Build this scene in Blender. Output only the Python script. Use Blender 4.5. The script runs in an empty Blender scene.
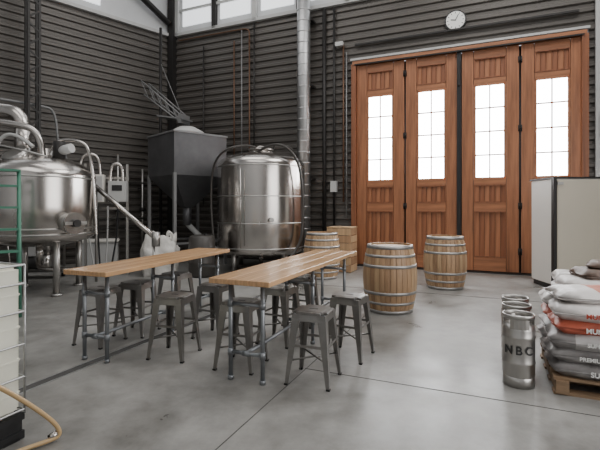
import bpy, bmesh, math, random
from mathutils import Vector, Matrix, Euler
random.seed(7)
C = bpy.context.scene.collection
R = math.radians

# ---------------------------------------------------------------- materials
def mat(name, col, rough=0.5, metal=0.0, var=0.0, scale=(4,4,4), bump=0.0, emit=None, estr=0.0, trans=0.0, rvar=0.0, detail=5):
    m = bpy.data.materials.new(name); m.use_nodes = True
    nt = m.node_tree; b = nt.nodes['Principled BSDF']
    b.inputs['Base Color'].default_value = (*col, 1)
    b.inputs['Roughness'].default_value = rough
    b.inputs['Metallic'].default_value = metal
    if trans: b.inputs['Transmission Weight'].default_value = trans
    if emit:
        b.inputs['Emission Color'].default_value = (*emit, 1)
        b.inputs['Emission Strength'].default_value = estr
    if var or bump or rvar:
        tc = nt.nodes.new('ShaderNodeTexCoord'); mp = nt.nodes.new('ShaderNodeMapping')
        mp.inputs['Scale'].default_value = scale
        nz = nt.nodes.new('ShaderNodeTexNoise'); nz.inputs['Scale'].default_value = 1.0
        nz.inputs['Detail'].default_value = detail; nz.inputs['Roughness'].default_value = 0.6
        nt.links.new(tc.outputs['Object'], mp.inputs['Vector']); nt.links.new(mp.outputs['Vector'], nz.inputs['Vector'])
        if var:
            cr = nt.nodes.new('ShaderNodeValToRGB')
            cr.color_ramp.elements[0].position = 0.3; cr.color_ramp.elements[1].position = 0.7
            cr.color_ramp.elements[0].color = (*[c*(1-var) for c in col], 1)
            cr.color_ramp.elements[1].color = (*[min(1, c*(1+var)) for c in col], 1)
            nt.links.new(nz.outputs['Fac'], cr.inputs['Fac']); nt.links.new(cr.outputs['Color'], b.inputs['Base Color'])
        if rvar:
            mr = nt.nodes.new('ShaderNodeMapRange')
            mr.inputs['From Min'].default_value = 0.3; mr.inputs['From Max'].default_value = 0.7
            mr.inputs['To Min'].default_value = max(0, rough-rvar); mr.inputs['To Max'].default_value = rough+rvar
            nt.links.new(nz.outputs['Fac'], mr.inputs['Value']); nt.links.new(mr.outputs['Result'], b.inputs['Roughness'])
        if bump:
            bp = nt.nodes.new('ShaderNodeBump'); bp.inputs['Strength'].default_value = bump; bp.inputs['Distance'].default_value = 0.02
            nt.links.new(nz.outputs['Fac'], bp.inputs['Height']); nt.links.new(bp.outputs['Normal'], b.inputs['Normal'])
    return m

M_SID = mat('siding_grey', (0.098,0.089,0.080), 0.42, 0.25, 0.14, (0.6,0.6,3), 0)
M_WHITE = mat('white_panel', (0.62,0.63,0.64), 0.6, 0, 0.05, (1,1,1))
M_DARK = mat('dark_steel', (0.03,0.028,0.027), 0.5, 0.4)
M_BLACK = mat('black_plastic', (0.012,0.012,0.013), 0.45)
M_SS = mat('stainless', (0.56,0.53,0.50), 0.22, 1.0, 0.06, (3,3,0.6), 0, rvar=0.06)
M_SSB = mat('stainless_brushed', (0.47,0.455,0.435), 0.36, 1.0, 0.1, (6,6,1), 0)
M_GALV = mat('galvanised', (0.46,0.46,0.46), 0.42, 0.9, 0.12, (14,14,14))
M_HOOP = mat('hoop_steel', (0.40,0.39,0.38), 0.45, 0.8, 0.25, (9,9,20))
M_HOP = mat('hopper_steel', (0.13,0.13,0.135), 0.45, 0.5, 0.2, (2,2,2))
M_GUN = mat('gunmetal', (0.25,0.24,0.228), 0.33, 0.9, 0.12, (8,8,8))
M_PIPE = mat('pipe_steel', (0.27,0.285,0.30), 0.4, 0.8, 0.1, (12,12,12))
M_COP = mat('copper_brown', (0.14,0.075,0.045), 0.5, 0.5)
M_DOOR = mat('fir_wood', (0.33,0.135,0.063), 0.40, 0, 0.36, (16,16,0.9), 0.08)
M_DOOR2 = mat('fir_wood_dark', (0.24,0.090,0.041), 0.42, 0, 0.35, (22,22,0.8), 0.08)
M_RAIL = mat('fir_wood_rail', (0.35,0.145,0.068), 0.40, 0, 0.3, (1.2,16,16), 0.08)
M_TOP = mat('table_wood', (0.50,0.30,0.155), 0.27, 0, 0.26, (28,1.6,10), 0.04)
OAK = [mat('oak_%d'%i, c, 0.5, 0, 0.22, (14,14,1.5), 0.1) for i, c in enumerate([(0.40,0.25,0.14),(0.48,0.32,0.18),(0.33,0.20,0.11),(0.44,0.29,0.165)])]
M_PANE = mat('daylight_glass', (0.9,0.9,0.9), 0.2, emit=(0.95,0.98,1.0), estr=22.0)
M_CLER = mat('clerestory_panel', (0.8,0.8,0.8), 0.4, emit=(0.92,0.96,1.0), estr=1.3)
M_CREAM = mat('fridge_cream', (0.60,0.55,0.45), 0.4, 0, 0.03, (1,1,1))
M_FRW = mat('fridge_white', (0.74,0.72,0.67), 0.35, 0, 0.02, (1,1,1))
M_PLW = mat('poly_white', (0.78,0.77,0.66), 0.35, 0, 0.08, (2,2,2))
M_BAG = mat('woven_white', (0.66,0.64,0.60), 0.7, 0, 0.15, (7,7,7), 0.8)
M_GREEN = mat('green_paint', (0.07,0.22,0.15), 0.45)
M_HOSE = mat('tan_hose', (0.50,0.34,0.17), 0.3)
M_RHOSE = mat('dark_hose', (0.05,0.045,0.04), 0.4)
M_LBL = mat('box_grey', (0.50,0.50,0.49), 0.45, 0, 0.05, (2,2,2))
M_JIB = mat('jib_grey', (0.24,0.24,0.24), 0.5, 0.3)
M_SK_O = mat('sack_orange', (0.46,0.105,0.06), 0.42, 0, 0.2, (6,6,6), 0.5)
M_SK_W = mat('sack_white', (0.58,0.55,0.53), 0.4, 0, 0.15, (6,6,6), 0.6)
M_SK_G = mat('sack_silver', (0.27,0.255,0.25), 0.38, 0.15, 0.3, (5,5,5), 0.6)
M_SK_B = mat('sack_brown', (0.13,0.09,0.07), 0.5, 0, 0.2, (5,5,5), 0.5)
def banded(name, ca_, cb_, lo, hi):
    m = mat(name, ca_, 0.4, 0, 0.0, (6,6,6), 0.6)
    nt = m.node_tree; b = nt.nodes['Principled BSDF']
    tc = nt.nodes.new('ShaderNodeTexCoord'); sx = nt.nodes.new('ShaderNodeSeparateXYZ')
    nt.links.new(tc.outputs['Object'], sx.inputs[0])
    r = nt.nodes.new('ShaderNodeValToRGB'); r.color_ramp.interpolation = 'CONSTANT'
    mr = nt.nodes.new('ShaderNodeMapRange'); mr.inputs['From Min'].default_value = -0.33; mr.inputs['From Max'].default_value = 0.33
    nt.links.new(sx.outputs['X'], mr.inputs['Value']); nt.links.new(mr.outputs[0], r.inputs['Fac'])
    e = r.color_ramp.elements; e[0].color = (*ca_,1); e[1].position = lo; e[1].color = (*cb_,1)
    n = e.new(hi); n.color = (*ca_,1)
    nt.links.new(r.outputs['Color'], b.inputs['Base Color']); return m
M_SK_M = banded('sack_white_orange', (0.60,0.57,0.55), (0.50,0.15,0.09), 0.36, 0.60)
M_SK_M2 = banded('sack_silver_white', (0.26,0.245,0.24), (0.52,0.50,0.49), 0.3, 0.7)
M_PAL = mat('pallet_wood', (0.26,0.17,0.10), 0.7, 0, 0.3, (4,20,20), 0.1)
M_TXTW = mat('print_white', (0.8,0.8,0.78), 0.5)
M_TXTR = mat('print_red', (0.45,0.06,0.03), 0.5)
M_TXTD = mat('print_dark', (0.03,0.03,0.03), 0.5)
M_FACE = mat('clock_face', (0.85,0.85,0.82), 0.4)
M_JOINT = mat('joint_dark', (0.06,0.058,0.055), 0.8)

# concrete floor
M_FLOOR = mat('concrete', (0.33,0.325,0.315), 0.36)
nt = M_FLOOR.node_tree; b = nt.nodes['Principled BSDF']
tc = nt.nodes.new('ShaderNodeTexCoord')
def noise(sc, det, ro=0.6, dist=0.0):
    n = nt.nodes.new('ShaderNodeTexNoise'); n.inputs['Scale'].default_value = sc; n.inputs['Detail'].default_value = det
    n.inputs['Roughness'].default_value = ro; n.inputs['Distortion'].default_value = dist
    nt.links.new(tc.outputs['Object'], n.inputs['Vector']); return n
n1 = noise(0.7, 7, 0.62, 0.6); n2 = noise(4, 8, 0.7)
mx = nt.nodes.new('ShaderNodeMath'); mx.operation = 'MULTIPLY_ADD'; mx.inputs[1].default_value = 0.5
nt.links.new(n2.outputs['Fac'], mx.inputs[0]); nt.links.new(n1.outputs['Fac'], mx.inputs[2])
cr = nt.nodes.new('ShaderNodeValToRGB')
cr.color_ramp.elements[0].position = 0.58; cr.color_ramp.elements[0].color = (0.135,0.13,0.12,1)
cr.color_ramp.elements[1].position = 0.92; cr.color_ramp.elements[1].color = (0.31,0.303,0.287,1)
nt.links.new(mx.outputs[0], cr.inputs['Fac']); nt.links.new(cr.outputs['Color'], b.inputs['Base Color'])
mr = nt.nodes.new('ShaderNodeMapRange'); mr.inputs['From Min'].default_value = 0.35; mr.inputs['From Max'].default_value = 0.65
mr.inputs['To Min'].default_value = 0.26; mr.inputs['To Max'].default_value = 0.5
nt.links.new(n1.outputs['Fac'], mr.inputs['Value']); nt.links.new(mr.outputs['Result'], b.inputs['Roughness'])

# ---------------------------------------------------------------- builders
def mesh_obj(name, bm, m, parent=None, smooth=False):
    me = bpy.data.meshes.new(name); bm.to_mesh(me); bm.free()
    ms = m if isinstance(m, (list, tuple)) else [m]
    for x in ms: me.materials.append(x)
    if smooth:
        for p in me.polygons:
            p.use_smooth = len(p.vertices) <= 4
    o = bpy.data.objects.new(name, me); C.objects.link(o)
    if parent: o.parent = parent
    return o

class Thing:
    def __init__(s, name, loc=(0,0,0), rz=0.0):
        s.e = bpy.data.objects.new(name, None); s.e.empty_display_size = 0.1
        s.e.location = loc; s.e.rotation_euler = (0,0,R(rz)); C.objects.link(s.e)
    def box(s, n, c, d, m, rot=(0,0,0), bev=0.0, seg=2):
        bm = bmesh.new(); bmesh.ops.create_cube(bm, size=1)
        for v in bm.verts: v.co = Vector((v.co.x*d[0], v.co.y*d[1], v.co.z*d[2]))
        if bev: bmesh.ops.bevel(bm, geom=bm.edges[:], offset=bev, segments=seg, affect='EDGES')
        o = mesh_obj(n, bm, m, s.e); o.location = c; o.rotation_euler = [R(a) for a in rot]; return o
    def cyl(s, n, p1, p2, r, m, r2=None, seg=16):
        p1 = Vector(p1); p2 = Vector(p2); d = p2-p1
        bm = bmesh.new(); bmesh.ops.create_cone(bm, cap_ends=True, segments=seg, radius1=r, radius2=r if r2 is None else r2, depth=d.length)
        q = Vector((0,0,1)).rotation_difference(d.normalized()).to_matrix().to_4x4()
        bmesh.ops.transform(bm, matrix=Matrix.Translation((p1+p2)/2) @ q, verts=bm.verts)
        return mesh_obj(n, bm, m, s.e, True)
    def lathe(s, n, prof, m, seg=48, c=(0,0,0), rot=(0,0,0)):
        bm = bmesh.new(); rings = []
        for r, z in prof:
            if r < 1e-5: rings.append([bm.verts.new((0,0,z))])
            else: rings.append([bm.verts.new((r*math.cos(2*math.pi*i/seg), r*math.sin(2*math.pi*i/seg), z)) for i in range(seg)])
        for a, b_ in zip(rings, rings[1:]):
            for i in range(seg):
                j = (i+1) % seg
                if len(a) == 1 and len(b_) == 1: continue
                if len(a) == 1: bm.faces.new((a[0], b_[j], b_[i]))
                elif len(b_) == 1: bm.faces.new((a[i], a[j], b_[0]))
                else: bm.faces.new((a[i], a[j], b_[j], b_[i]))
        bmesh.ops.recalc_face_normals(bm, faces=bm.faces)
        o = mesh_obj(n, bm, m, s.e, True); o.location = c; o.rotation_euler = [R(a) for a in rot]; return o
    def tube(s, n, pts, r, m, smooth=True):
        cu = bpy.data.curves.new(n, 'CURVE'); cu.dimensions = '3D'; cu.bevel_depth = r; cu.bevel_resolution = 4; cu.use_fill_caps = True
        sp = cu.splines.new('NURBS' if smooth else 'POLY'); sp.points.add(len(pts)-1)
        for p, q in zip(sp.points, pts): p.co = (*q, 1)
        if smooth: sp.use_endpoint_u = True; sp.order_u = 3; sp.resolution_u = 8
        cu.materials.append(m)
        o = bpy.data.objects.new(n, cu); C.objects.link(o); o.parent = s.e; return o
    def poly(s, n, verts, faces, m):
        bm = bmesh.new(); vs = [bm.verts.new(v) for v in verts]
        for f in faces: bm.faces.new([vs[i] for i in f])
        bmesh.ops.recalc_face_normals(bm, faces=bm.faces)
        return mesh_obj(n, bm, m, s.e)
    def text(s, n, body, c, size, m, rot=(90,0,0), ext=0.001):
        cu = bpy.data.curves.new(n, 'FONT'); cu.body = body; cu.size = size; cu.extrude = ext
        cu.align_x = 'CENTER'; cu.align_y = 'CENTER'; cu.offset = size*0.02
        cu.materials.append(m)
        o = bpy.data.objects.new(n, cu); C.objects.link(o); o.parent = s.e
        o.location = c; o.rotation_euler = [R(a) for a in rot]; return o
    def copy(s, loc, rz):
        e = s.e.copy(); C.objects.link(e); e.location = loc; e.rotation_euler = (0,0,R(rz))
        for ch in s.e.children:
            k = ch.copy(); C.objects.link(k); k.parent = e
        return e

# ---------------------------------------------------------------- room
YAW = -23.5
BO = Vector((1.42, 10.91, 0))
ca, sa = math.cos(R(YAW)), math.sin(R(YAW))
def BW(x, y, z=0):   # back-wall frame -> world
    return Vector((BO.x + ca*x - sa*y, BO.y + sa*x + ca*y, z))
H1 = 6.67; H2 = 9.2

def siding(name, rects, loc, rz, m=M_SID, per=0.19, dep=0.045):
    """horizontal ribbed metal; rects = (x0,x1,z0,z1); interior face towards -y"""
    bm = bmesh.new()
    for x0, x1, z0, z1 in rects:
        zs = {round(z0,4), round(z1,4)}
        k = 0
        while k*per < z1+per:
            for f in (0.0, 0.14, 0.5, 0.64):
                z = round((k+f)*per, 4)
                if z0 < z < z1: zs.add(z)
            k += 1
        zs = sorted(zs)
        def off(z):
            f = (z/per) % 1.0
            f = 0 if f > 0.9999 else f
            if f < 0.1399: return -dep*f/0.14
            if f < 0.5: return -dep
            if f < 0.64: return -dep*(1-(f-0.5)/0.14)
            return 0
        front = [(bm.verts.new((x0, off(z), z)), bm.verts.new((x1, off(z), z))) for z in zs]
        bk = [bm.verts.new(p) for p in ((x0,0.12,z0),(x1,0.12,z0),(x1,0.12,z1),(x0,0.12,z1))]
        for a, b_ in zip(front, front[1:]): bm.faces.new((a[0], a[1], b_[1], b_[0]))
        bm.faces.new((bk[1], bk[0], bk[3], bk[2]))
        bm.faces.new((bk[0], bk[1], front[0][1], front[0][0]))
        bm.faces.new((front[-1][0], front[-1][1], bk[2], bk[3]))
        bm.faces.new([bk[0]] + [f[0] for f in front] + [bk[3]])
        bm.faces.new([bk[2]] + [f[1] for f in reversed(front)] + [bk[1]])
    o = mesh_obj(name, bm, m); o.location = loc; o.rotation_euler = (0,0,R(rz)); return o

siding('wall_back', [(-5.85,-0.1,0,H1), (-0.1,4.98,5.18,H1), (4.98,7.38,0,H1)], BO, YAW)
LW0 = BW(-11.14,-14.5); LANG = math.degrees(math.atan2(*(lambda v:(v.y,v.x))(BW(-5.85,0)-LW0)))
LLEN = (BW(-5.85,0)-LW0).length
siding('wall_left', [(0,LLEN,0,H1)], LW0, LANG)
siding('wall_right', [(0,14.5,0,H2)], BW(7.38,0), YAW-90)
wf = Thing('wall_front', BW(-1.88,-14.6), YAW)
wf.box('panel', (0,0,H2/2), (18.6,0.2,H2), M_WHITE)

bm = bmesh.new()
top = [bm.verts.new(BW(x,y,0)) for x, y in ((-11.4,-14.7),(7.5,-14.7),(7.5,0.3),(-5.85,0.3))]
bot = [bm.verts.new(BW(x,y,-0.2)) for x, y in ((-11.4,-14.7),(7.5,-14.7),(7.5,0.3),(-5.85,0.3))]
bm.faces.new(top); bm.faces.new(bot[::-1])
for i in range(4): bm.faces.new((top[i], bot[i], bot[(i+1)%4], top[(i+1)%4]))
bmesh.ops.recalc_face_normals(bm, faces=bm.faces)
mesh_obj('floor', bm, M_FLOOR)
bm = bmesh.new()
a = [bm.verts.new(BW(x,y,H2)) for x, y in ((-11.4,-14.7),(7.5,-14.7),(7.5,0.3),(-6.1,0.3))]
c_ = [bm.verts.new(BW(x,y,H2+0.15)) for x, y in ((-11.4,-14.7),(7.5,-14.7),(7.5,0.3),(-6.1,0.3))]
bm.faces.new(a); bm.faces.new(c_[::-1])
for i in range(4): bm.faces.new((a[i], c_[i], c_[(i+1)%4], a[(i+1)%4]))
bmesh.ops.recalc_face_normals(bm, faces=bm.faces)
mesh_obj('ceiling', bm, M_WHITE)

# upper walls (white liner with clerestory lights and steel frames)
def upper(name, loc, rz, x0, x1, step):
    t = Thing(name, loc, rz)
    t.box('liner', ((x0+x1)/2, 0.06, (H1+H2)/2), (x1-x0, 0.1, H2-H1), M_WHITE)
    t.box('sill_angle', ((x0+x1)/2, -0.04, H1+0.03), (x1-x0, 0.14, 0.09), M_LBL)
    x = x0+0.25; i = 0
    while x + step < x1:
        t.box('light_%d'%i, (x+step/2, -0.005, H1+1.15), (step-0.35, 0.03, 1.75), M_CLER)
        t.box('mullion_%d'%i, (x, -0.05, (H1+H2)/2), (0.13, 0.12, H2-H1), M_DARK if i%2 else M_LBL)
        t.box('transom_%d'%i, (x+step/2, -0.03, H1+0.75), (step, 0.06, 0.07), M_LBL)
        x += step; i += 1
upper('wall_upper_back', BO, YAW, -5.85, 7.38, 1.35)
upper('wall_upper_left', LW0, LANG, 0, LLEN, 2.2)

# trims
t = Thing('trim_1', BW(-5.85,0), YAW)
t.box('corner_column', (0.1,-0.1,H2/2), (0.2,0.2,H2), M_DARK)
t = Thing('trim_2', BO, YAW)
t.box('rafter', (-4.9,-0.8,8.3), (0.2,2.6,0.28), M_DARK, (25,0,0))
t = Thing('trim_3', (0,0,0), 0)
pA = BW(-5.75,-0.25,7.0); pB = LW0.lerp(BW(-5.85,0), 1-3.6/LLEN) + Vector((0.2,-0.2,8.9))
t.cyl('eave_beam', pA, pB, 0.09, M_DARK, seg=8)
# floor control joints
t = Thing('floor_joint', (0,0,0), 0)
def strip(n, p, q, w, z=0.0015, m=M_JOINT, th=0.003):
    p = Vector(p); q = Vector(q); d = q-p
    t.box(n, ((p.x+q.x)/2, (p.y+q.y)/2, z), (d.length, w, th), m, (0,0,math.degrees(math.atan2(d.y,d.x))))
dd = Vector((math.sin(R(23.5)), math.cos(R(23.5)))); nn = Vector((dd.y,-dd.x))
j0 = Vector((-0.52,2.64))
strip('joint_long', j0-dd*3, j0+dd*7.5, 0.005)
strip('joint_long_b', j0+nn*4.0-dd*4, j0+nn*4.0+dd*5.7, 0.005)
jc = Vector((0.55,3.75))
strip('joint_cross', jc-nn*0.55, jc+nn*5, 0.005)
strip('joint_cross_b', jc+dd*4-nn*5, jc+dd*4+nn*5, 0.005)
t = Thing('floor_drain', (0,0,0), 0)
q0 = Vector((-2.24,3.54)); 
strip('channel', q0-dd*3, q0+dd*4.2, 0.085, 0.002, M_JOINT, 0.004)
strip('rim_a', q0-dd*3-nn*0.05, q0+dd*4.2-nn*0.05, 0.012, 0.003, M_GALV, 0.006)
strip('rim_b', q0-dd*3+nn*0.05, q0+dd*4.2+nn*0.05, 0.012, 0.003, M_GALV, 0.006)

# ---------------------------------------------------------------- doors
DH = 5.06
fr = Thing('trim_door_frame', BO, YAW)
fr.box('jamb_l', (-0.03,-0.02,DH/2), (0.12,0.2,DH), M_DOOR2)
fr.box('jamb_r', (4.91,-0.02,DH/2), (0.12,0.2,DH), M_DOOR2)
fr.box('header', (2.44,-0.02,DH+0.035), (5.0,0.2,0.08), M_RAIL)
fr.box('drip_cap', (2.44,-0.06,DH+0.12), (5.1,0.14,0.05), M_LBL)
fr.box('track', (2.44,-0.125,DH-0.02), (4.9,0.04,0.03), M_DARK)
fr.box('threshold', (2.44,0.0,0.012), (4.9,0.25,0.024), M_DARK)
fr.box('gap_shade_backing', (2.44,0.16,DH/2), (5.0,0.03,DH), M_BLACK)  # black sheet added behind the doors so their gaps look shaded
for k in range(4):
    x0 = 0.04+k*1.215+ (0.0 if k<2 else 0.05); w = 1.17
    D = Thing('door_%d'%(k+1), BW(x0,0), YAW)
    sw = (w-0.66)/2
    yb = 0.0
    D.box('stile_l', (sw/2-0.005,yb,DH/2), (sw-0.01,0.07,DH-0.08), M_DOOR)
    D.box('stile_r', (w-sw/2+0.005,yb,DH/2), (sw-0.01,0.07,DH-0.08), M_DOOR)
    for n, z0, z1 in (('rail_bottom',0.04,0.34),('rail_lock',1.38,1.58),('rail_sill',1.98,2.10),('rail_head',4.26,4.38),('rail_top',4.84,DH-0.04)):
        D.box(n, (w/2,yb,(z0+z1)/2), (0.66,0.07,z1-z0), M_RAIL)
    # panels made of vertical boards
    for pn, z0, z1 in (('panel_low',0.34,1.38),('panel_mid',1.58,1.98),('panel_top',4.38,4.84)):
        for i in range(6):
            D.box('%s_board_%d'%(pn,i), (w/2-0.33+0.055+i*0.11, 0.015, (z0+z1)/2), (0.105,0.03,z1-z0), M_DOOR2 if i%2 else M_DOOR, bev=0.004, seg=1)
        for zz in (z0+0.012, z1-0.012): D.box(pn+'_mould', (w/2,-0.02,zz), (0.66,0.05,0.024), M_DOOR2)
        for xx in (w/2-0.32, w/2+0.32): D.box(pn+'_mould_v', (xx,-0.02,(z0+z1)/2), (0.024,0.05,z1-z0), M_DOOR2)
    # glazing
    wn = Thing('window_%d'%(k+1), BW(x0,0), YAW)
    wn.box('pane', (w/2,0.012,3.18), (0.66,0.01,2.16), M_PANE)
    for xx in (w/2-0.31,w/2+0.31): wn.box('sash_v', (xx,-0.005,3.18), (0.05,0.06,2.16), M_RAIL)
    for zz in (2.125,4.235): wn.box('sash_h', (w/2,-0.005,zz), (0.66,0.06,0.05), M_RAIL)
    wn.box('muntin_v', (w/2,-0.005,3.18), (0.03,0.04,2.16), M_DOOR2)
    for i in range(1,4): wn.box('muntin_h_%d'%i, (w/2,-0.005,2.12+i*0.53), (0.6,0.04,0.03), M_DOOR2)
    for zz in (0.5,1.5,3.2,4.7):
        D.cyl('hinge', (w if k%2==0 else 0, -0.05, zz-0.07), (w if k%2==0 else 0, -0.05, zz+0.07), 0.018, M_DARK)
ms = Thing('trim_door_gap', BO, YAW)
ms.box('gap_strip', (2.46,-0.03,DH/2), (0.09,0.12,DH), M_BLACK)  # black strip filling the dark gap between the door pairs
ms.box('bolt', (2.46,-0.11,1.35), (0.05,0.05,0.5), M_DARK)
ms.box('latch', (2.46,-0.11,4.5), (0.05,0.05,0.5), M_DARK)
t = Thing('conduit_strip', BO, YAW)
t.box('channel', (5.14,-0.11,3.1), (0.12,0.08,6.2), M_LBL)
t.box('white_strip', (5.32,-0.1,2.9), (0.1,0.06,1.9), M_FRW)
t.box('handle', (5.2,-0.2,3.15), (0.08,0.14,0.5), M_DARK)
t.cyl('riser', (5.5,-0.15,0.0), (5.5,-0.15,6.5), 0.07, M_DARK)

# clock
t = Thing('wall_clock', BW(2.385,-0.05,5.76), YAW)
t.cyl('case', (0,0.0,0), (0,-0.06,0), 0.235, M_BLACK, seg=40)
t.cyl('face', (0,-0.055,0), (0,-0.065,0), 0.205, M_FACE, seg=40)
for i in range(12):
    a_ = i*math.pi/6; t.box('tick_%d'%i, (0.17*math.sin(a_),-0.067,0.17*math.cos(a_)), (0.012,0.004,0.035), M_BLACK, (0,math.degrees(a_),0))
t.box('hour_hand', (-0.045,-0.07,0.01), (0.11,0.004,0.018), M_BLACK, (0,12,0))
t.box('minute_hand', (0.03,-0.072,0.055), (0.014,0.004,0.15), M_BLACK, (0,28,0))

# ---------------------------------------------------------------- tables
def table(nm, loc, ang, W, L, Hh=0.89):
    t = Thing(nm, loc, -ang)   # local x = across, local y = along
    pl = 3
    for i in range(pl):
        t.box('top_plank_%d'%i, (W*(i+0.5)/pl, L/2, Hh-0.0225), (W/pl-0.002, L, 0.045), M_TOP, bev=0.004, seg=1)
    r = 0.019
    xa, xb = W*0.23, W*0.77
    ys = (0.14, L*0.5, L-0.14)
    for i, y in enumerate(ys):
        for j, x in enumerate((xa, xb)):
            t.cyl('leg_%d_%d'%(i,j), (x,y,0.03), (x,y,Hh-0.045), r, M_PIPE)
            t.cyl('foot_%d_%d'%(i,j), (x,y,0.0), (x,y,0.035), 0.026, M_PIPE)
            t.cyl('flange_%d_%d'%(i,j), (x,y,Hh-0.058), (x,y,Hh-0.045), 0.05, M_PIPE)
            for zz in (0.24, 0.66): t.cyl('fitting_%d_%d'%(i,j), (x,y,zz-0.03), (x,y,zz+0.03), 0.026, M_PIPE)
        t.cyl('cross_low_%d'%i, (xa,y,0.24), (xb,y,0.24), r*0.9, M_PIPE)
        t.cyl('cross_high_%d'%i, (xa,y,0.66), (xb,y,0.66), r*0.9, M_PIPE)
        t.cyl('tee_%d'%i, (W/2-0.03,y,0.24), (W/2+0.03,y,0.24), 0.026, M_PIPE)
    t.cyl('stretcher', (W/2,ys[0],0.24), (W/2,ys[-1],0.24), r*0.9, M_PIPE)
    return t
table('counter_table', (-0.78,3.66,0), 23, 0.58, 2.6)
table('counter_table', (-2.27,4.12,0), 20, 0.52, 2.3)

# ---------------------------------------------------------------- stools
st = Thing('bar_stool', (0.12,3.72,0), -20)
SH = 0.61
bm = bmesh.new(); bmesh.ops.create_cube(bm, size=1)
for v in bm.verts: v.co = Vector((v.co.x*0.31, v.co.y*0.31, v.co.z*0.022))
bmesh.ops.bevel(bm, geom=[e for e in bm.edges if abs(e.verts[0].co.z-e.verts[1].co.z) > 0.01], offset=0.05, segments=5, affect='EDGES')
bmesh.ops.bevel(bm, geom=[e for e in bm.edges if abs(e.verts[0].co.z-e.verts[1].co.z) < 0.001], offset=0.006, segments=2, affect='EDGES')
o = mesh_obj('seat', bm, M_GUN, st.e); o.location = (0,0,SH-0.011)
st.box('seat_recess', (0,0,SH+0.0005), (0.22,0.22,0.004), M_GUN, bev=0.0018)
st.box('grip_slot', (0,0,SH+0.002), (0.075,0.025,0.003), M_BLACK)
tw, bw, zt = 0.135, 0.195, SH-0.02
def frus(n, a0, z0, a1, z1):
    v = [(-a0,-a0,z0),(a0,-a0,z0),(a0,a0,z0),(-a0,a0,z0),(-a1,-a1,z1),(a1,-a1,z1),(a1,a1,z1),(-a1,a1,z1)]
    st.poly(n, v, [(0,1,5,4),(1,2,6,5),(2,3,7,6),(3,0,4,7)], M_GUN)
frus('skirt', tw+0.018, SH-0.075, tw+0.008, SH-0.018)
k = 0
for sx in (-1,1):
    for sy in (-1,1):
        ot, ob = tw+0.012, bw
        wt, wb, th = 0.075, 0.028, 0.012
        v = []
        for (a, w_, z) in ((ot,wt,zt),(ob,wb,0.0)):
            v += [(sx*a,sy*a,z),(sx*(a-w_),sy*a,z),(sx*(a-w_),sy*(a-th),z),(sx*(a-th),sy*(a-th),z),(sx*(a-th),sy*(a-w_),z),(sx*a,sy*(a-w_),z)]
        f = [(i,(i+1)%6,(i+1)%6+6,i+6) for i in range(6)] + [(0,1,2,3),(0,3,4,5),(6,7,8,9),(6,9,10,11)]
        st.poly('leg_%d'%k, v, f, M_GUN)
        st.box('foot_%d'%k, (sx*(bw-0.012),sy*(bw-0.012),0.008), (0.034,0.034,0.016), M_BLACK, bev=0.003)
        k += 1
zb = 0.20; bb = bw-(bw-tw-0.012)*zb/zt-0.008
for i, (p, q) in enumerate((((-bb,-bb),(bb,bb)),((-bb,bb),(bb,-bb)))):
    st.cyl('brace_%d'%i, (*p,zb+0.01*i), (*q,zb+0.01*i), 0.008, M_GUN, seg=8)
zb2 = 0.33; b2 = bw-(bw-tw-0.012)*zb2/zt-0.006
for i, (p, q) in enumerate((((-b2,-b2),(b2,-b2)),((b2,-b2),(b2,b2)),((b2,b2),(-b2,b2)),((-b2,b2),(-b2,-b2)))):
    c0 = ((p[0]+q[0])/2,(p[1]+q[1])/2,zb2); hor = abs(p[0]-q[0]) > 0.01
    st.box('side_rail_%d'%i, c0, (2*b2 if hor else 0.006, 0.006 if hor else 2*b2, 0.022), M_GUN)
for (x, y, a_) in ((0.50,4.32,-28),(-0.55,4.05,-18),(-0.22,4.77,-26),(0.02,5.5,-20),
                   (-1.26,4.33,-14),(-0.97,4.95,-25),
                   (-2.2,4.74,-20),(-1.93,5.1,-12),(-1.66,5.75,-24)):
    st.copy((x,y,0), a_)

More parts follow.
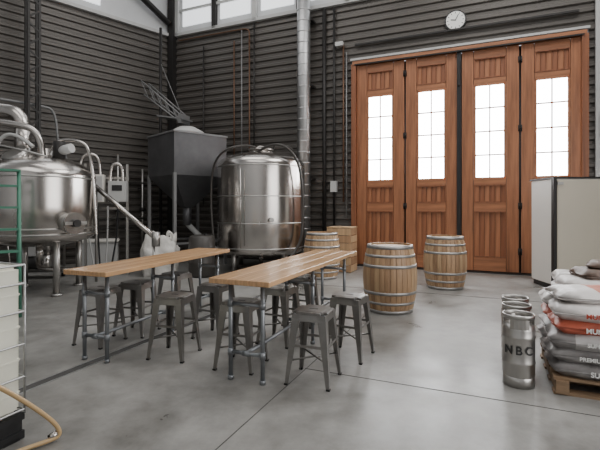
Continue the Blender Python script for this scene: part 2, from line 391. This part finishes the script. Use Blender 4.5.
# ---------------------------------------------------------------- barrels
def barrel(loc, rz, seed):
    random.seed(seed)
    t = Thing('wine_barrel', (*loc,0), rz)
    Hb, rb, rh, N, K = 0.95, 0.385, 0.315, 30, 12
    def rad(z): 
        u = (z/Hb)*2-1; return rb-(rb-rh)*abs(u)**1.9
    bm = bmesh.new()
    for i in range(N):
        a0 = 2*math.pi*i/N+0.008; a1 = 2*math.pi*(i+1)/N-0.008; am = (a0+a1)/2
        mi = random.randrange(4); prev = None
        for k in range(K+1):
            z = Hb*k/K; r = rad(z)
            row = [bm.verts.new((r*math.cos(a)*f, r*math.sin(a)*f, z)) for a, f in ((a0,0.995),(am,1.0),(a1,0.995))] + \
                  [bm.verts.new(((r-0.03)*math.cos(a), (r-0.03)*math.sin(a), z)) for a in (a1,a0)]
            if prev:
                for j in range(5):
                    f = bm.faces.new((prev[j], prev[(j+1)%5], row[(j+1)%5], row[j])); f.material_index = mi
            else: f = bm.faces.new(row[::-1]); f.material_index = mi
            prev = row
        f = bm.faces.new(prev); f.material_index = mi
    bmesh.ops.recalc_face_normals(bm, faces=bm.faces)
    mesh_obj('staves', bm, OAK, t.e)
    for n, z in (('head_bottom',0.05),('head_top',Hb-0.035)):
        for i in range(7):
            x = -0.3+0.6*(i+0.5)/7; hw = math.sqrt(max(0.001,0.288**2-x*x))
            t.box('%s_board_%d'%(n,i), (x,0,z), (0.084,2*hw,0.02), OAK[i%4], bev=0.002, seg=1)
    for i, (z0, z1) in enumerate(((0.0,0.05),(0.13,0.165),(0.27,0.31),(Hb-0.31,Hb-0.27),(Hb-0.165,Hb-0.13),(Hb-0.05,Hb))):
        t.lathe('hoop_%d'%i, [(rad(z0)-0.005,z0),(rad(z0)+0.004,z0),(rad(z1)+0.004,z1),(rad(z1)-0.005,z1)], M_HOOP, 60)
    t.cyl('bung', (rb-0.01,0,Hb/2), (rb+0.008,0,Hb/2), 0.03, M_DARK)
barrel((1.30,6.22), 20, 1); barrel((2.68,7.95), 75, 2); barrel((0.46,9.05), 140, 3)
t = Thing('wooden_crate', (0.98,9.95,0), YAW)
for i in range(6): t.box('slat_%d'%i, (0,-0.26,0.09+i*0.165), (0.56,0.02,0.15), OAK[i%4])
for i in range(6): t.box('slat_side_%d'%i, (-0.27,0,0.09+i*0.165), (0.02,0.5,0.15), OAK[(i+1)%4]); t.box('slat_far_%d'%i, (0.27,0,0.09+i*0.165), (0.02,0.5,0.15), OAK[(i+1)%4])
for x in (-0.25,0.25):
    for y in (-0.235,0.235): t.box('post', (x,y,0.5), (0.04,0.04,1.0), OAK[2])
t.box('lid', (0,0,1.01), (0.58,0.54,0.025), OAK[1])

# ---------------------------------------------------------------- tall stainless tank
t = Thing('brewing_tank', (-0.92,10.25,0), 0)
Rt = 1.03
t.lathe('shell', [(0,0.32),(Rt*0.5,0.34),(Rt*0.85,0.40),(Rt*0.97,0.46),(Rt,0.54),(Rt,1.2),(Rt,1.9),(Rt,2.42),(Rt*0.985,2.5),(Rt*0.93,2.57),(Rt*0.75,2.66),(Rt*0.5,2.73),(Rt*0.25,2.765),(0,2.78)], M_SS, 72)
for i, z in enumerate((0.56,1.12,1.72,2.40)): t.lathe('weld_band_%d'%i, [(Rt-0.01,z-0.012),(Rt+0.008,z-0.01),(Rt+0.008,z+0.01),(Rt-0.01,z+0.012)], M_SSB, 72)
for i in range(4):
    a_ = math.pi/4+i*math.pi/2; x, y = 0.8*math.cos(a_), 0.8*math.sin(a_)
    t.cyl('leg_%d'%i, (x,y,0.02), (x,y,0.5), 0.06, M_SSB); t.cyl('pad_%d'%i, (x,y,0), (x,y,0.03), 0.1, M_SSB)
t.cyl('manway_neck', (0.0,-0.15,2.68), (0.0,-0.15,2.80), 0.26, M_SS, seg=32)
t.cyl('manway_lid', (0.0,-0.15,2.80), (0.0,-0.15,2.83), 0.29, M_SSB, seg=32)
t.tube('manway_handle', [(-0.1,-0.15,2.82),(-0.1,-0.15,2.9),(0.1,-0.15,2.9),(0.1,-0.15,2.82)], 0.014, M_SS)
t.tube('spray_pipe', [(0.0,-0.3,2.78),(-0.15,-0.45,2.9),(-0.6,-0.85,2.8),(-0.95,-0.6,2.6),(-1.11,-0.42,2.2),(-1.11,-0.42,1.2),(-1.03,-0.5,0.7)], 0.026, M_RHOSE)
t.tube('cip_hose', [(-0.05,-0.5,2.72),(0.3,-0.8,2.9),(0.72,-0.92,2.75),(0.95,-0.72,2.3),(1.0,-0.62,1.2),(0.9,-0.75,0.5),(0.5,-1.15,0.2)], 0.03, M_RHOSE)
t.tube('vent_pipe', [(0.25,0.2,2.7),(0.25,0.1,2.95),(0.5,-0.4,2.95),(0.75,-0.75,2.75)], 0.022, M_RHOSE)
t.cyl('level_tube', (-0.35,-1.08,0.6), (-0.35,-1.08,2.3), 0.012, M_SS)
t.cyl('outlet', (0,0,0.34), (0,0,0.2), 0.06, M_SS); t.cyl('outlet_run', (0,0,0.22), (0.1,-1.1,0.22), 0.035, M_SS)
t.cyl('thermowell', (0.3,-1.0,1.2), (0.32,-1.09,1.2), 0.05, M_SSB)

# ---------------------------------------------------------------- kettle on the left
t = Thing('brew_kettle', (-4.6,7.6,0), 0)
Rk = 0.9
t.lathe('shell', [(0,0.78),(Rk*0.5,0.82),(Rk*0.9,0.92),(Rk,1.0),(Rk,1.5),(Rk,2.0),(Rk*0.99,2.07),(Rk*0.9,2.17),(Rk*0.7,2.28),(Rk*0.42,2.37),(0.24,2.40),(0.24,2.5),(0,2.52)], M_SS, 64)
for i, z in enumerate((1.03,1.12,1.98)): t.lathe('band_%d'%i, [(Rk-0.01,z-0.015),(Rk+0.012,z-0.012),(Rk+0.012,z+0.012),(Rk-0.01,z+0.015)], M_SSB, 64)
for i in range(4):
    a_ = R(52)+i*math.pi/2; x, y = 0.68*math.cos(a_), 0.68*math.sin(a_)
    t.cyl('leg_%d'%i, (x,y,0.03), (x,y,0.98), 0.055, M_SSB); t.cyl('pad_%d'%i, (x,y,0), (x,y,0.04), 0.09, M_SSB)
t.cyl('door_neck', (0.66,-0.44,1.22), (0.92,-0.60,1.22), 0.15, M_SSB, seg=32)
t.cyl('door_cover', (0.92,-0.60,1.22), (0.95,-0.62,1.22), 0.18, M_SS, seg=32)
t.cyl('door_wheel', (0.96,-0.63,1.22), (1.02,-0.67,1.22), 0.06, M_DARK)
t.box('door_bar', (0.97,-0.635,1.22), (0.36,0.03,0.05), M_SSB, (0,0,57))
t.cyl('outlet', (0,0,0.8), (0,0,0.55), 0.06, M_SS); t.tube('outlet_pipe', [(0,0,0.58),(0,-0.1,0.45),(0.3,-0.3,0.42),(0.75,-0.3,0.42)], 0.04, M_SS)
t.cyl('agitator_motor', (0.4,-0.1,2.3), (0.4,-0.1,2.62), 0.1, M_DARK)
t.cyl('gearbox', (0.4,-0.1,2.45), (0.66,-0.18,2.5), 0.08, M_LBL)
t.cyl('flue', (-0.3,0,2.35), (-0.3,0,2.9), 0.13, M_SS, seg=24)
t.tube('flue_bend', [(-0.3,0,2.85),(-0.32,0,3.12),(-0.7,0,3.2),(-1.6,0,3.25)], 0.13, M_SS)
t.tube('vapour_pipe', [(0.2,-0.25,2.35),(0.18,-0.25,2.7),(-0.1,-0.3,2.9),(-0.9,-0.35,2.95)], 0.055, M_SS)
t.tube('cip_pipe', [(0.15,0.1,2.4),(0.15,0.1,2.65),(0.6,0.1,2.7),(0.9,0.1,2.5),(0.95,0.1,1.0)], 0.03, M_SS)
t.cyl('manway', (-0.1,-0.42,2.28), (-0.13,-0.5,2.39), 0.2, M_SSB, seg=28)
t.tube('guard_rail', [(-0.9,-0.1,2.2),(-0.6,-0.6,2.5),(0,-0.8,2.45),(0.5,-0.62,2.3)], 0.015, M_SSB)
t.tube('gauge_arc', [(-0.6,-0.3,2.3),(-0.5,-0.35,2.65),(-0.2,-0.35,2.75),(0.1,-0.35,2.5)], 0.03, M_LBL)

# green step ladder
t = Thing('step_ladder', (-3.98,5.65,0), 35)
for x in (-0.25,0.25):
    t.cyl('rail_front', (x,0,0), (x,0.35,2.0), 0.025, M_GREEN); t.cyl('rail_back', (x,0.75,0), (x,0.4,1.95), 0.02, M_GREEN)
for i in range(6): t.box('tread_%d'%i, (0,0.06+i*0.052,0.28+i*0.3), (0.48,0.14,0.03), M_GREEN)
t.box('top_cap', (0,0.38,2.0), (0.54,0.2,0.03), M_GREEN)

# grist hopper
t = Thing('grain_hopper', (-2.94,11.2,0), 43)
a, zt_, zm, zb_ = 0.73, 3.28, 2.25, 1.47
v = [(-a,-a,zt_),(a,-a,zt_),(a,a,zt_),(-a,a,zt_),(-a,-a,zm),(a,-a,zm),(a,a,zm),(-a,a,zm),(-.12,-.12,zb_),(.12,-.12,zb_),(.12,.12,zb_),(-.12,.12,zb_)]
f = [(0,1,5,4),(1,2,6,5),(2,3,7,6),(3,0,4,7),(4,5,9,8),(5,6,10,9),(6,7,11,10),(7,4,8,11),(8,9,10,11)]
t.poly('bin', v, f, M_HOP)
t.box('lid', (0,0,zt_+0.01), (2*a+0.05,2*a+0.05,0.04), M_JIB)
for i, (x, y) in enumerate(((-a,-a),(a,-a),(a,a),(-a,a))):
    t.box('leg_%d'%i, (x*0.97,y*0.97,1.15), (0.07,0.07,2.3), M_JIB)
for s_ in (-1,1):
    t.box('rail_x', (0,s_*a*0.97,0.6), (2*a,0.04,0.05), M_JIB)
    t.box('rail_y', (s_*a*0.97,0,0.6), (0.04,2*a,0.05), M_JIB)
t.lathe('inlet_cap', [(0,3.58),(0.2,3.55),(0.42,3.43),(0.45,3.38),(0.1,3.30)], M_LBL, 32)
t.cyl('chute', (0,0,zb_), (0,0,1.0), 0.11, M_HOP); t.tube('auger', [(0,0,1.05),(0.1,-0.1,0.9),(0.4,-0.4,0.5),(0.6,-0.6,0.3)], 0.07, M_LBL)

# jib / feed conveyor above hopper
t = Thing('lattice_jib', (-3.72,11.9,0), -20)
for y in (-0.16,0.16):
    t.cyl('chord_top', (-0.7,y,5.0), (0.6,y,3.95), 0.02, M_JIB); t.cyl('chord_low', (-0.6,y,4.6), (0.6,y,3.75), 0.018, M_JIB)
    for i in range(5):
        u = i/5; t.cyl('web_%d'%i, (-0.7+1.3*u,y,5.0-1.05*u), (-0.6+1.2*(u+.12),y,4.6-0.85*(u+.12)), 0.011, M_JIB, seg=8)
t.box('end_plate', (0.6,0,3.85), (0.1,0.4,0.24), M_JIB)
t.cyl('mast', (-0.4,0.3,0), (-0.4,0.3,6.6), 0.04, M_DARK)
t.cyl('tie', (-0.4,0.3,5.6), (0.5,0,4.05), 0.01, M_JIB, seg=8)
t.box('shelf', (0.3,0,3.9), (0.9,0.4,0.04), M_JIB, (0,10,0))

# spiral duct and wall pipes
t = Thing('spiral_duct', BW(-1.28,-0.38), YAW)
t.cyl('pipe', (0,0,0.5), (0,0,9.1), 0.17, M_GALV, seg=32)
for i in range(30): t.lathe('rib_%d'%i, [(0.165,0.62+i*0.28),(0.178,0.63+i*0.28),(0.178,0.65+i*0.28),(0.165,0.66+i*0.28)], M_GALV, 32)
for z in (2.2,4.6,6.3): t.box('strap', (0,0.17,z), (0.42,0.3,0.05), M_DARK)
t.cyl('support', (0,0,0), (0,0,0.5), 0.05, M_GALV)
t = Thing('wall_piping', BO, YAW)
for i, (x, z0, z1, r, m) in enumerate(((-3.55,2.0,6.2,0.02,M_COP),(-3.3,2.2,6.5,0.016,M_JIB),(-3.05,1.0,6.3,0.022,M_COP),(-2.9,2.5,6.6,0.02,M_DARK),(-0.82,0.3,6.6,0.05,M_DARK),(-0.55,1.0,6.6,0.03,M_DARK),(-0.3,1.6,5.6,0.022,M_COP),(-0.22,1.2,5.4,0.016,M_JIB),(-4.6,1.5,6.2,0.02,M_DARK))):
    t.cyl('pipe_%d'%i, (x,-0.1,z0), (x,-0.1,z1), r, m, seg=12)
t.tube('pipe_bend', [(-3.05,-0.1,6.3),(-3.05,-0.1,6.45),(-3.3,-0.1,6.5),(-5.5,-0.1,6.5)], 0.02, M_COP)
t.box('switch_box', (-0.55,-0.12,2.0), (0.16,0.1,0.28), M_LBL)
t.box('header_conduit', (2.4,-0.1,5.55), (4.8,0.04,0.04), M_DARK)
t.box('outlet_box', (-0.4,-0.12,5.62), (0.2,0.12,0.1), M_LBL)

def LWp(x, y, z=0):
    c2, s2 = math.cos(R(LANG)), math.sin(R(LANG)); return Vector((LW0.x+c2*x-s2*y, LW0.y+s2*x+c2*y, z))
t = Thing('lattice_column', LWp(LLEN-3.95,-0.72), LANG)
for x in (-0.11,0.11):
    for y in (-0.11,0.11): t.box('angle', (x,y,4.5), (0.05,0.05,9.0), M_DARK)
for i in range(28): t.box('lace_%d'%i, (0,-0.13,0.3+i*0.31), (0.34,0.012,0.04), M_DARK, (0,40 if i%2 else -40,0))
t = Thing('process_piping', LWp(LLEN-2.2,-0.3), LANG)
for i, z in enumerate((0.9,1.15,2.15)):
    t.cyl('run_%d'%i, (-4.5,0,z), (1.7,0,z), 0.035, M_SSB)
for i, x in enumerate((-1.7,-0.95,-0.3,0.4,1.1)):
    t.cyl('drop_%d'%i, (x,0,0.0), (x,0,2.9-0.35*(i%3)), 0.03, M_SSB)
    t.cyl('valve_%d'%i, (x-0.07,-0.02,1.4), (x+0.07,-0.02,1.4), 0.06, M_DARK)
    t.box('bracket_%d'%i, (x,0.12,2.0), (0.06,0.22,0.04), M_DARK)
t.tube('overhead', [(-3.5,-0.2,3.9),(-1.5,-0.2,3.9),(-1.2,-0.2,3.8),(-1.15,-0.2,2.9),(-0.9,-0.2,2.7),(-0.8,-0.2,1.0)], 0.03, M_JIB)

# control panels on a rack
t = Thing('control_cabinet', (-4.12,9.1,0), 12)
for x in (-0.42,0.42): t.box('post', (x,0.12,1.2), (0.05,0.05,2.4), M_SSB)
for z in (1.45,2.1): t.box('rail', (0,0.12,z), (0.9,0.04,0.05), M_SSB)
t.box('box_main', (-0.22,0,1.87), (0.42,0.2,0.58), M_FRW, bev=0.01)
t.box('box_small', (0.25,0,1.81), (0.36,0.2,0.44), M_LBL, bev=0.01)
t.box('door_seam', (-0.22,-0.105,1.87), (0.36,0.01,0.5), M_LBL)
t.box('window', (0.25,-0.105,1.88), (0.2,0.01,0.12), M_BLACK)
t.tube('pipe_a', [(-0.5,0,2.1),(-0.5,0,2.5),(-0.3,0,2.62),(-0.1,0,2.5),(-0.1,0,2.15)], 0.035, M_SS)
t.tube('pipe_b', [(0.1,0,2.0),(0.1,0,2.35),(0.25,0,2.42),(0.35,0,2.3),(0.35,0,2.0)], 0.035, M_SS)
for i in range(4): t.tube('cable_%d'%i, [(-0.35+i*0.2,0,1.5),(-0.35+i*0.2,0,1.1),(-0.3+i*0.16,0.05,0.6),(-0.2+i*0.1,0,0.1)], 0.018, M_BLACK if i%2 else M_LBL)
t = Thing('transfer_auger', (0,0,0), 0)
t.cyl('tube', (-4.2,8.55,2.0), (-2.75,8.3,0.85), 0.05, M_SS); t.cyl('inlet', (-2.78,8.3,0.72), (-2.78,8.3,1.0), 0.08, M_SSB)
t.cyl('support', (-2.82,8.3,0.0), (-2.82,8.3,0.8), 0.025, M_SSB); t.cyl('support_b', (-4.05,8.55,0.0), (-4.05,8.55,1.85), 0.025, M_SSB)
t = Thing('transfer_pump', (-5.45,9.0,0), 10)
t.box('skid', (0,0,0.12), (0.9,0.45,0.04), M_SSB)
for x in (-0.4,0.4):
    for y in (-0.18,0.18): t.cyl('caster', (x,y,0), (x,y,0.1), 0.04, M_BLACK)
t.cyl('motor', (-0.35,0,0.32), (0.1,0,0.32), 0.14, M_DARK, seg=24); t.cyl('volute', (0.1,0,0.32), (0.24,0,0.32), 0.17, M_SS, seg=24)
t.cyl('riser', (0.17,0,0.4), (0.17,0,0.9), 0.035, M_SS); t.box('vfd_box', (-0.2,0,0.58), (0.28,0.2,0.24), M_LBL, bev=0.01)
t.tube('handle', [(-0.45,-0.18,0.14),(-0.55,-0.18,0.9),(-0.55,0.18,0.9),(-0.45,0.18,0.14)], 0.015, M_SS, False)
t = Thing('storage_bin', (-4.75,10.2,0), 20)
t.box('body', (0,0,0.35), (0.8,0.5,0.6), M_LBL, bev=0.03); t.box('lid', (0,0,0.68), (0.86,0.56,0.06), M_FRW, bev=0.02)
for x in (-0.3,0.3): t.box('runner', (x,0,0.03), (0.08,0.5,0.06), M_BLACK)
t = Thing('plastic_drum', (-2.1,9.2,0), 0)
t.lathe('body', [(0,0.0),(0.25,0.0),(0.28,0.04),(0.28,0.28),(0.29,0.3),(0.28,0.32),(0.28,0.58),(0.29,0.6),(0.28,0.62),(0.27,0.84),(0.2,0.88),(0,0.88)], M_RHOSE, 32)
t.cyl('bung', (0.1,-0.1,0.87), (0.1,-0.1,0.91), 0.035, M_BLACK)

# sacks / bulk bag
from mathutils import noise as NN
def pillow(t, n, c, size, rz, m, nse=0.06, ex=6, cuts=9, seed=0):
    bm = bmesh.new(); bmesh.ops.create_cube(bm, size=2)
    bmesh.ops.subdivide_edges(bm, edges=bm.edges[:], cuts=cuts, use_grid_fill=True)
    for v in bm.verts:
        u, w, h = v.co
        k = max(0.0, (1-abs(u)**ex)*(1-abs(w)**ex))**0.45
        k2 = 0.16+0.84*k
        sx = 1-0.06*(1-k)*abs(w)**4; sy = 1-0.06*abs(u)**4
        nv = NN.noise(Vector((u*2+seed*3.1, w*2, h*2+seed)))*nse
        v.co = Vector((u*size[0]/2*sx*(1+nv), w*size[1]/2*sy*(1+nv), h*size[2]/2*k2*(1+nv*2.0)))
    o = mesh_obj(n, bm, m, t.e, True); o.location = c; o.rotation_euler = (0,0,R(rz)); return o
t = Thing('bulk_bag', (-3.05,9.4,0), 15)
bm = bmesh.new(); bmesh.ops.create_cube(bm, size=2); bmesh.ops.subdivide_edges(bm, edges=bm.edges[:], cuts=10, use_grid_fill=True)
for v in bm.verts:
    u, w, h = v.co; d = NN.noise(Vector((u*1.8,w*1.8,h*2.4)))*0.22
    rr = 1/(1+0.18*(u*u*w*w)); tp = 0.8+0.2*(1-((h+0.2))**2)
    v.co = Vector((u*0.40*rr*tp*(1+d), w*0.36*rr*tp*(1+d), max(0.0,(h+1)*0.40*(1+(d*0.8 if h > -0.9 else 0)))))
mesh_obj('bag', bm, M_BAG, t.e, True)
for i, (x, y) in enumerate(((-0.25,-0.2),(0.25,-0.2),(0.2,0.2),(-0.2,0.2))):
    t.tube('strap_%d'%i, [(x,y,0.66),(x*1.1,y*1.1,0.92),(x*0.6,y*1.1,0.94),(x*0.6,y,0.66)], 0.022, M_BAG)

# ---------------------------------------------------------------- fridge on right
t = Thing('upright_refrigerator', (4.5,7.6,0), -2)
t.box('body', (0.65,0.42,1.04), (1.3,0.8,1.9), M_FRW, bev=0.015)
t.box('front_door', (0.66,-0.005,1.04), (1.24,0.04,1.84), M_CREAM, bev=0.01)
t.box('edge_trim', (0.005,0.03,1.04), (0.05,0.09,1.92), M_DARK)
t.box('edge_trim_right', (1.31,0.03,1.04), (0.04,0.09,1.92), M_DARK)
t.box('top_trim', (0.65,0.42,2.0), (1.34,0.84,0.03), M_DARK)
t.box('kick', (0.65,0.42,0.05), (1.24,0.74,0.1), M_BLACK)
t.box('handle', (1.18,-0.045,1.1), (0.03,0.04,0.5), M_SSB)
t.box('hinge', (0.08,-0.03,1.9), (0.1,0.03,0.05), M_SSB)

# ---------------------------------------------------------------- kegs
kg = Thing('beer_keg', (1.845,3.63,0), -20)
kr = 0.125
kg.lathe('body', [(0,0.04),(0.08,0.045),(kr*0.93,0.07),(kr,0.10),(kr,0.19),(kr+0.006,0.20),(kr,0.21),(kr,0.40),(kr+0.006,0.41),(kr,0.42),(kr,0.47),(kr*0.9,0.51),(0.06,0.53),(0,0.532)], M_SSB, 40)
kg.lathe('foot_ring', [(kr*0.88,0.09),(kr*0.97,0.085),(kr*0.99,0.0),(kr*0.92,0.0),(kr*0.88,0.09)], M_SSB, 40)
kg.lathe('chime_rim', [(kr*0.9,0.565),(kr*0.99,0.565),(kr*1.0,0.59),(kr*0.95,0.598),(kr*0.9,0.59),(kr*0.9,0.565)], M_SSB, 40)
for i in range(3):
    for j in range(5):
        a_ = R(i*120+j*14); kg.box('chime_%d_%d'%(i,j), (kr*0.94*math.cos(a_),kr*0.94*math.sin(a_),0.52), (0.006,0.034,0.1), M_SSB, (0,0,math.degrees(a_)))
kg.cyl('valve', (0,0,0.53), (0,0,0.56), 0.03, M_SS)
kg.cyl('valve_cap', (0,0,0.56), (0,0,0.57), 0.034, M_BLACK)
for i, ch in enumerate('NBC'):
    a_ = R(-96+(i-1)*36)
    kg.text('letter_%d'%i, ch, ((kr+0.005)*math.cos(a_),(kr+0.005)*math.sin(a_),0.31), 0.095, M_TXTD, (90,0,math.degrees(a_)+90))
kg.copy((2.0,3.97,0), 5); kg.copy((2.14,4.28,0), 60)

# ---------------------------------------------------------------- malt sacks on pallet
t = Thing('malt_sack_pallet', (2.02,3.42,0), YAW)
def pallet(t):
    for i in range(7): t.box('deck_%d'%i, (0.6,0.07+i*0.143,0.125), (1.2,0.1,0.02), M_PAL)
    for i, x in enumerate((0.06,0.6,1.14)): t.box('stringer_%d'%i, (x,0.5,0.065), (0.09,1.0,0.1), M_PAL)
    for i in range(4): t.box('base_%d'%i, (0.6,0.07+i*0.286,0.01), (1.2,0.1,0.02), M_PAL)
pallet(t)
random.seed(11)
lay = [(M_SK_G,M_SK_M2),(M_SK_G,M_SK_G),(M_SK_M2,M_SK_G),(M_SK_O,M_SK_O),(M_SK_W,M_SK_M)]
z = 0.135; hh = 0.112
for L_, (ma, mb) in enumerate(lay):
    for j in range(2):
        for k in range(2):
            cx = 0.31+0.6*j+random.uniform(-0.02,0.02); cy = 0.27+0.46*k+random.uniform(-0.01,0.02)
            pillow(t, 'sack_%d_%d_%d'%(L_,j,k), (cx,cy,z+hh/2), (0.64,0.5,hh*1.24), random.uniform(-3,3), (ma if (j+k)%2==0 else mb), 0.06, 6, 9, L_*7+j*3+k)
    z += hh
for L_, (w_, m_) in enumerate((('SUPER',M_TXTW),('PREMIUM MALT',M_TXTW),('SUPERIOR',M_TXTW),('MUNICH',M_TXTW),('MUNICH',M_TXTR))):
    t.text('label_%d'%L_, w_, (0.32,0.005,0.135+hh*(L_+0.5)), 0.042 if len(w_)>6 else 0.052, m_, (90,0,0), 0.004)
    t.text('label_b_%d'%L_, w_, (0.92,0.005,0.135+hh*(L_+0.5)), 0.045, m_, (90,0,0), 0.004)
pillow(t, 'sack_top_a', (0.40,0.42,z+0.05), (0.76,0.5,0.12), 12, M_SK_M, 0.1, 6, 9, 91)
pillow(t, 'sack_top_b', (0.95,0.55,z+0.05), (0.66,0.5,0.12), -8, M_SK_M, 0.08, 6, 9, 92)
t2 = Thing('malt_sack_pallet', (2.82,4.62,0), YAW)
pallet(t2)
z = 0.135
for L_ in range(5):
    for j in range(2):
        for k in range(2):
            pillow(t2, 'sack_%d_%d_%d'%(L_,j,k), (0.31+0.6*j,0.27+0.46*k,z+hh/2), (0.64,0.5,hh*1.22), random.uniform(-3,3), random.choice((M_SK_W,M_SK_G,M_SK_B)), 0.05, 6, 9, 200+L_*7+j*3+k)
    z += hh
pillow(t2, 'sack_top', (0.5,0.4,z+0.04), (0.66,0.5,0.14), 12, M_SK_B, 0.08, 6, 9, 301)
pillow(t2, 'sack_top_b', (0.55,0.42,z+0.14), (0.5,0.4,0.10), -12, M_SK_B, 0.1, 6, 9, 302)

# ---------------------------------------------------------------- IBC tote + hose
t = Thing('ibc_tote', (-1.78,2.78,0), -23.5)  # origin rear-right corner, extends -x, -y
t.box('tank', (-0.5,-0.6,0.645), (0.975,1.175,0.95), M_PLW, bev=0.03, seg=4)
for i in range(4): t.box('tank_rib_%d'%i, (-0.5,-0.6,0.30+i*0.21), (0.98,1.18,0.05), M_PLW, bev=0.02, seg=3)
t.box('pallet_top', (-0.5,-0.6,0.145), (1.0,1.2,0.04), M_BLACK)
for x in (-0.08,-0.5,-0.92):
    for y in (-0.08,-0.6,-1.12): t.box('block', (x,y,0.065), (0.14,0.14,0.13), M_BLACK)
for y in (-0.08,-0.6,-1.12): t.box('skid', (-0.5,y,0.01), (1.0,0.1,0.02), M_BLACK)
for x in (-0.04,-0.96): t.box('skid_side', (x,-0.6,0.03), (0.08,1.2,0.05), M_BLACK)
r = 0.007
for i, z in enumerate((0.19,0.40,0.61,0.82,1.0,1.12)):
    t.tube('cage_ring_%d'%i, [(0,0,z),(-1,0,z),(-1,-1.2,z),(0,-1.2,z),(0,0,z)], r, M_GALV, False)
for i in range(7):
    y = -i*0.2
    for x in (0,-1.0): t.cyl('bar_%d'%i, (x,y,0.16), (x,y,1.12), r, M_GALV, seg=8)
for i in range(1,6):
    for y in (0,-1.2): t.cyl('barx_%d'%i, (-i*0.167,y,0.16), (-i*0.167,y,1.12), r, M_GALV, seg=8)
t.cyl('fill_cap', (-0.5,-0.6,1.11), (-0.5,-0.6,1.16), 0.12, M_BLACK, seg=28)
t.box('label_plate', (0.012,-0.5,0.75), (0.004,0.35,0.3), M_GALV)
t = Thing('drain_hose', (0,0,0), 0)
t.tube('hose', [(-1.86,2.3,0.62),(-1.77,2.45,0.5),(-1.66,2.62,0.30),(-1.56,2.74,0.12),(-1.53,2.76,0.03),(-1.59,2.70,0.02),(-1.70,2.60,0.02),(-1.88,2.36,0.02)], 0.014, M_HOSE)
t.cyl('camlock', (-1.55,2.75,0.05), (-1.59,2.72,0.03), 0.02, M_SS)
t.cyl('valve', (-1.92,2.24,0.64), (-1.86,2.30,0.60), 0.035, M_BLACK)

# ---------------------------------------------------------------- lights
def area(name, loc, rot, sx, sy, pw, col=(1,1,1)):
    l = bpy.data.lights.new(name, 'AREA'); l.shape = 'RECTANGLE'; l.size = sx; l.size_y = sy; l.energy = pw; l.color = col
    o = bpy.data.objects.new(name, l); C.objects.link(o); o.location = loc; o.rotation_euler = [R(a) for a in rot]; return o
area('ceiling_fill_lamp', BW(-2.5,-4,9.0), (0,0,YAW), 5, 4, 180, (1,0.98,0.96))  # three fill lamps added under the closed ceiling; no skylights are built
area('ceiling_fill_lamp', BW(4.0,-3.5,9.0), (0,0,YAW), 4, 4, 330, (1,0.98,0.96))
area('ceiling_fill_lamp', BW(0.5,-10.5,9.0), (0,0,YAW), 8, 4, 200, (1,0.98,0.95))
area('side_fill_lamp', BW(7.0,-7.5,3.0), (90,0,YAW+90), 5.0, 4.5, 280, (1,0.99,0.98))  # fill lamp added in front of the solid right wall, no door opening

w = bpy.data.worlds.new('World'); bpy.context.scene.world = w; w.use_nodes = True
w.node_tree.nodes['Background'].inputs[0].default_value = (0.8,0.88,1,1); w.node_tree.nodes['Background'].inputs[1].default_value = 1.0

# ---------------------------------------------------------------- camera
cam = bpy.data.cameras.new('camera'); co = bpy.data.objects.new('camera', cam); C.objects.link(co)
co.location = (0,0,1.5); co.rotation_euler = (R(90),0,0)
cam.lens = 25.8; cam.sensor_width = 36; cam.shift_y = -19/600; cam.clip_end = 100
bpy.context.scene.camera = co
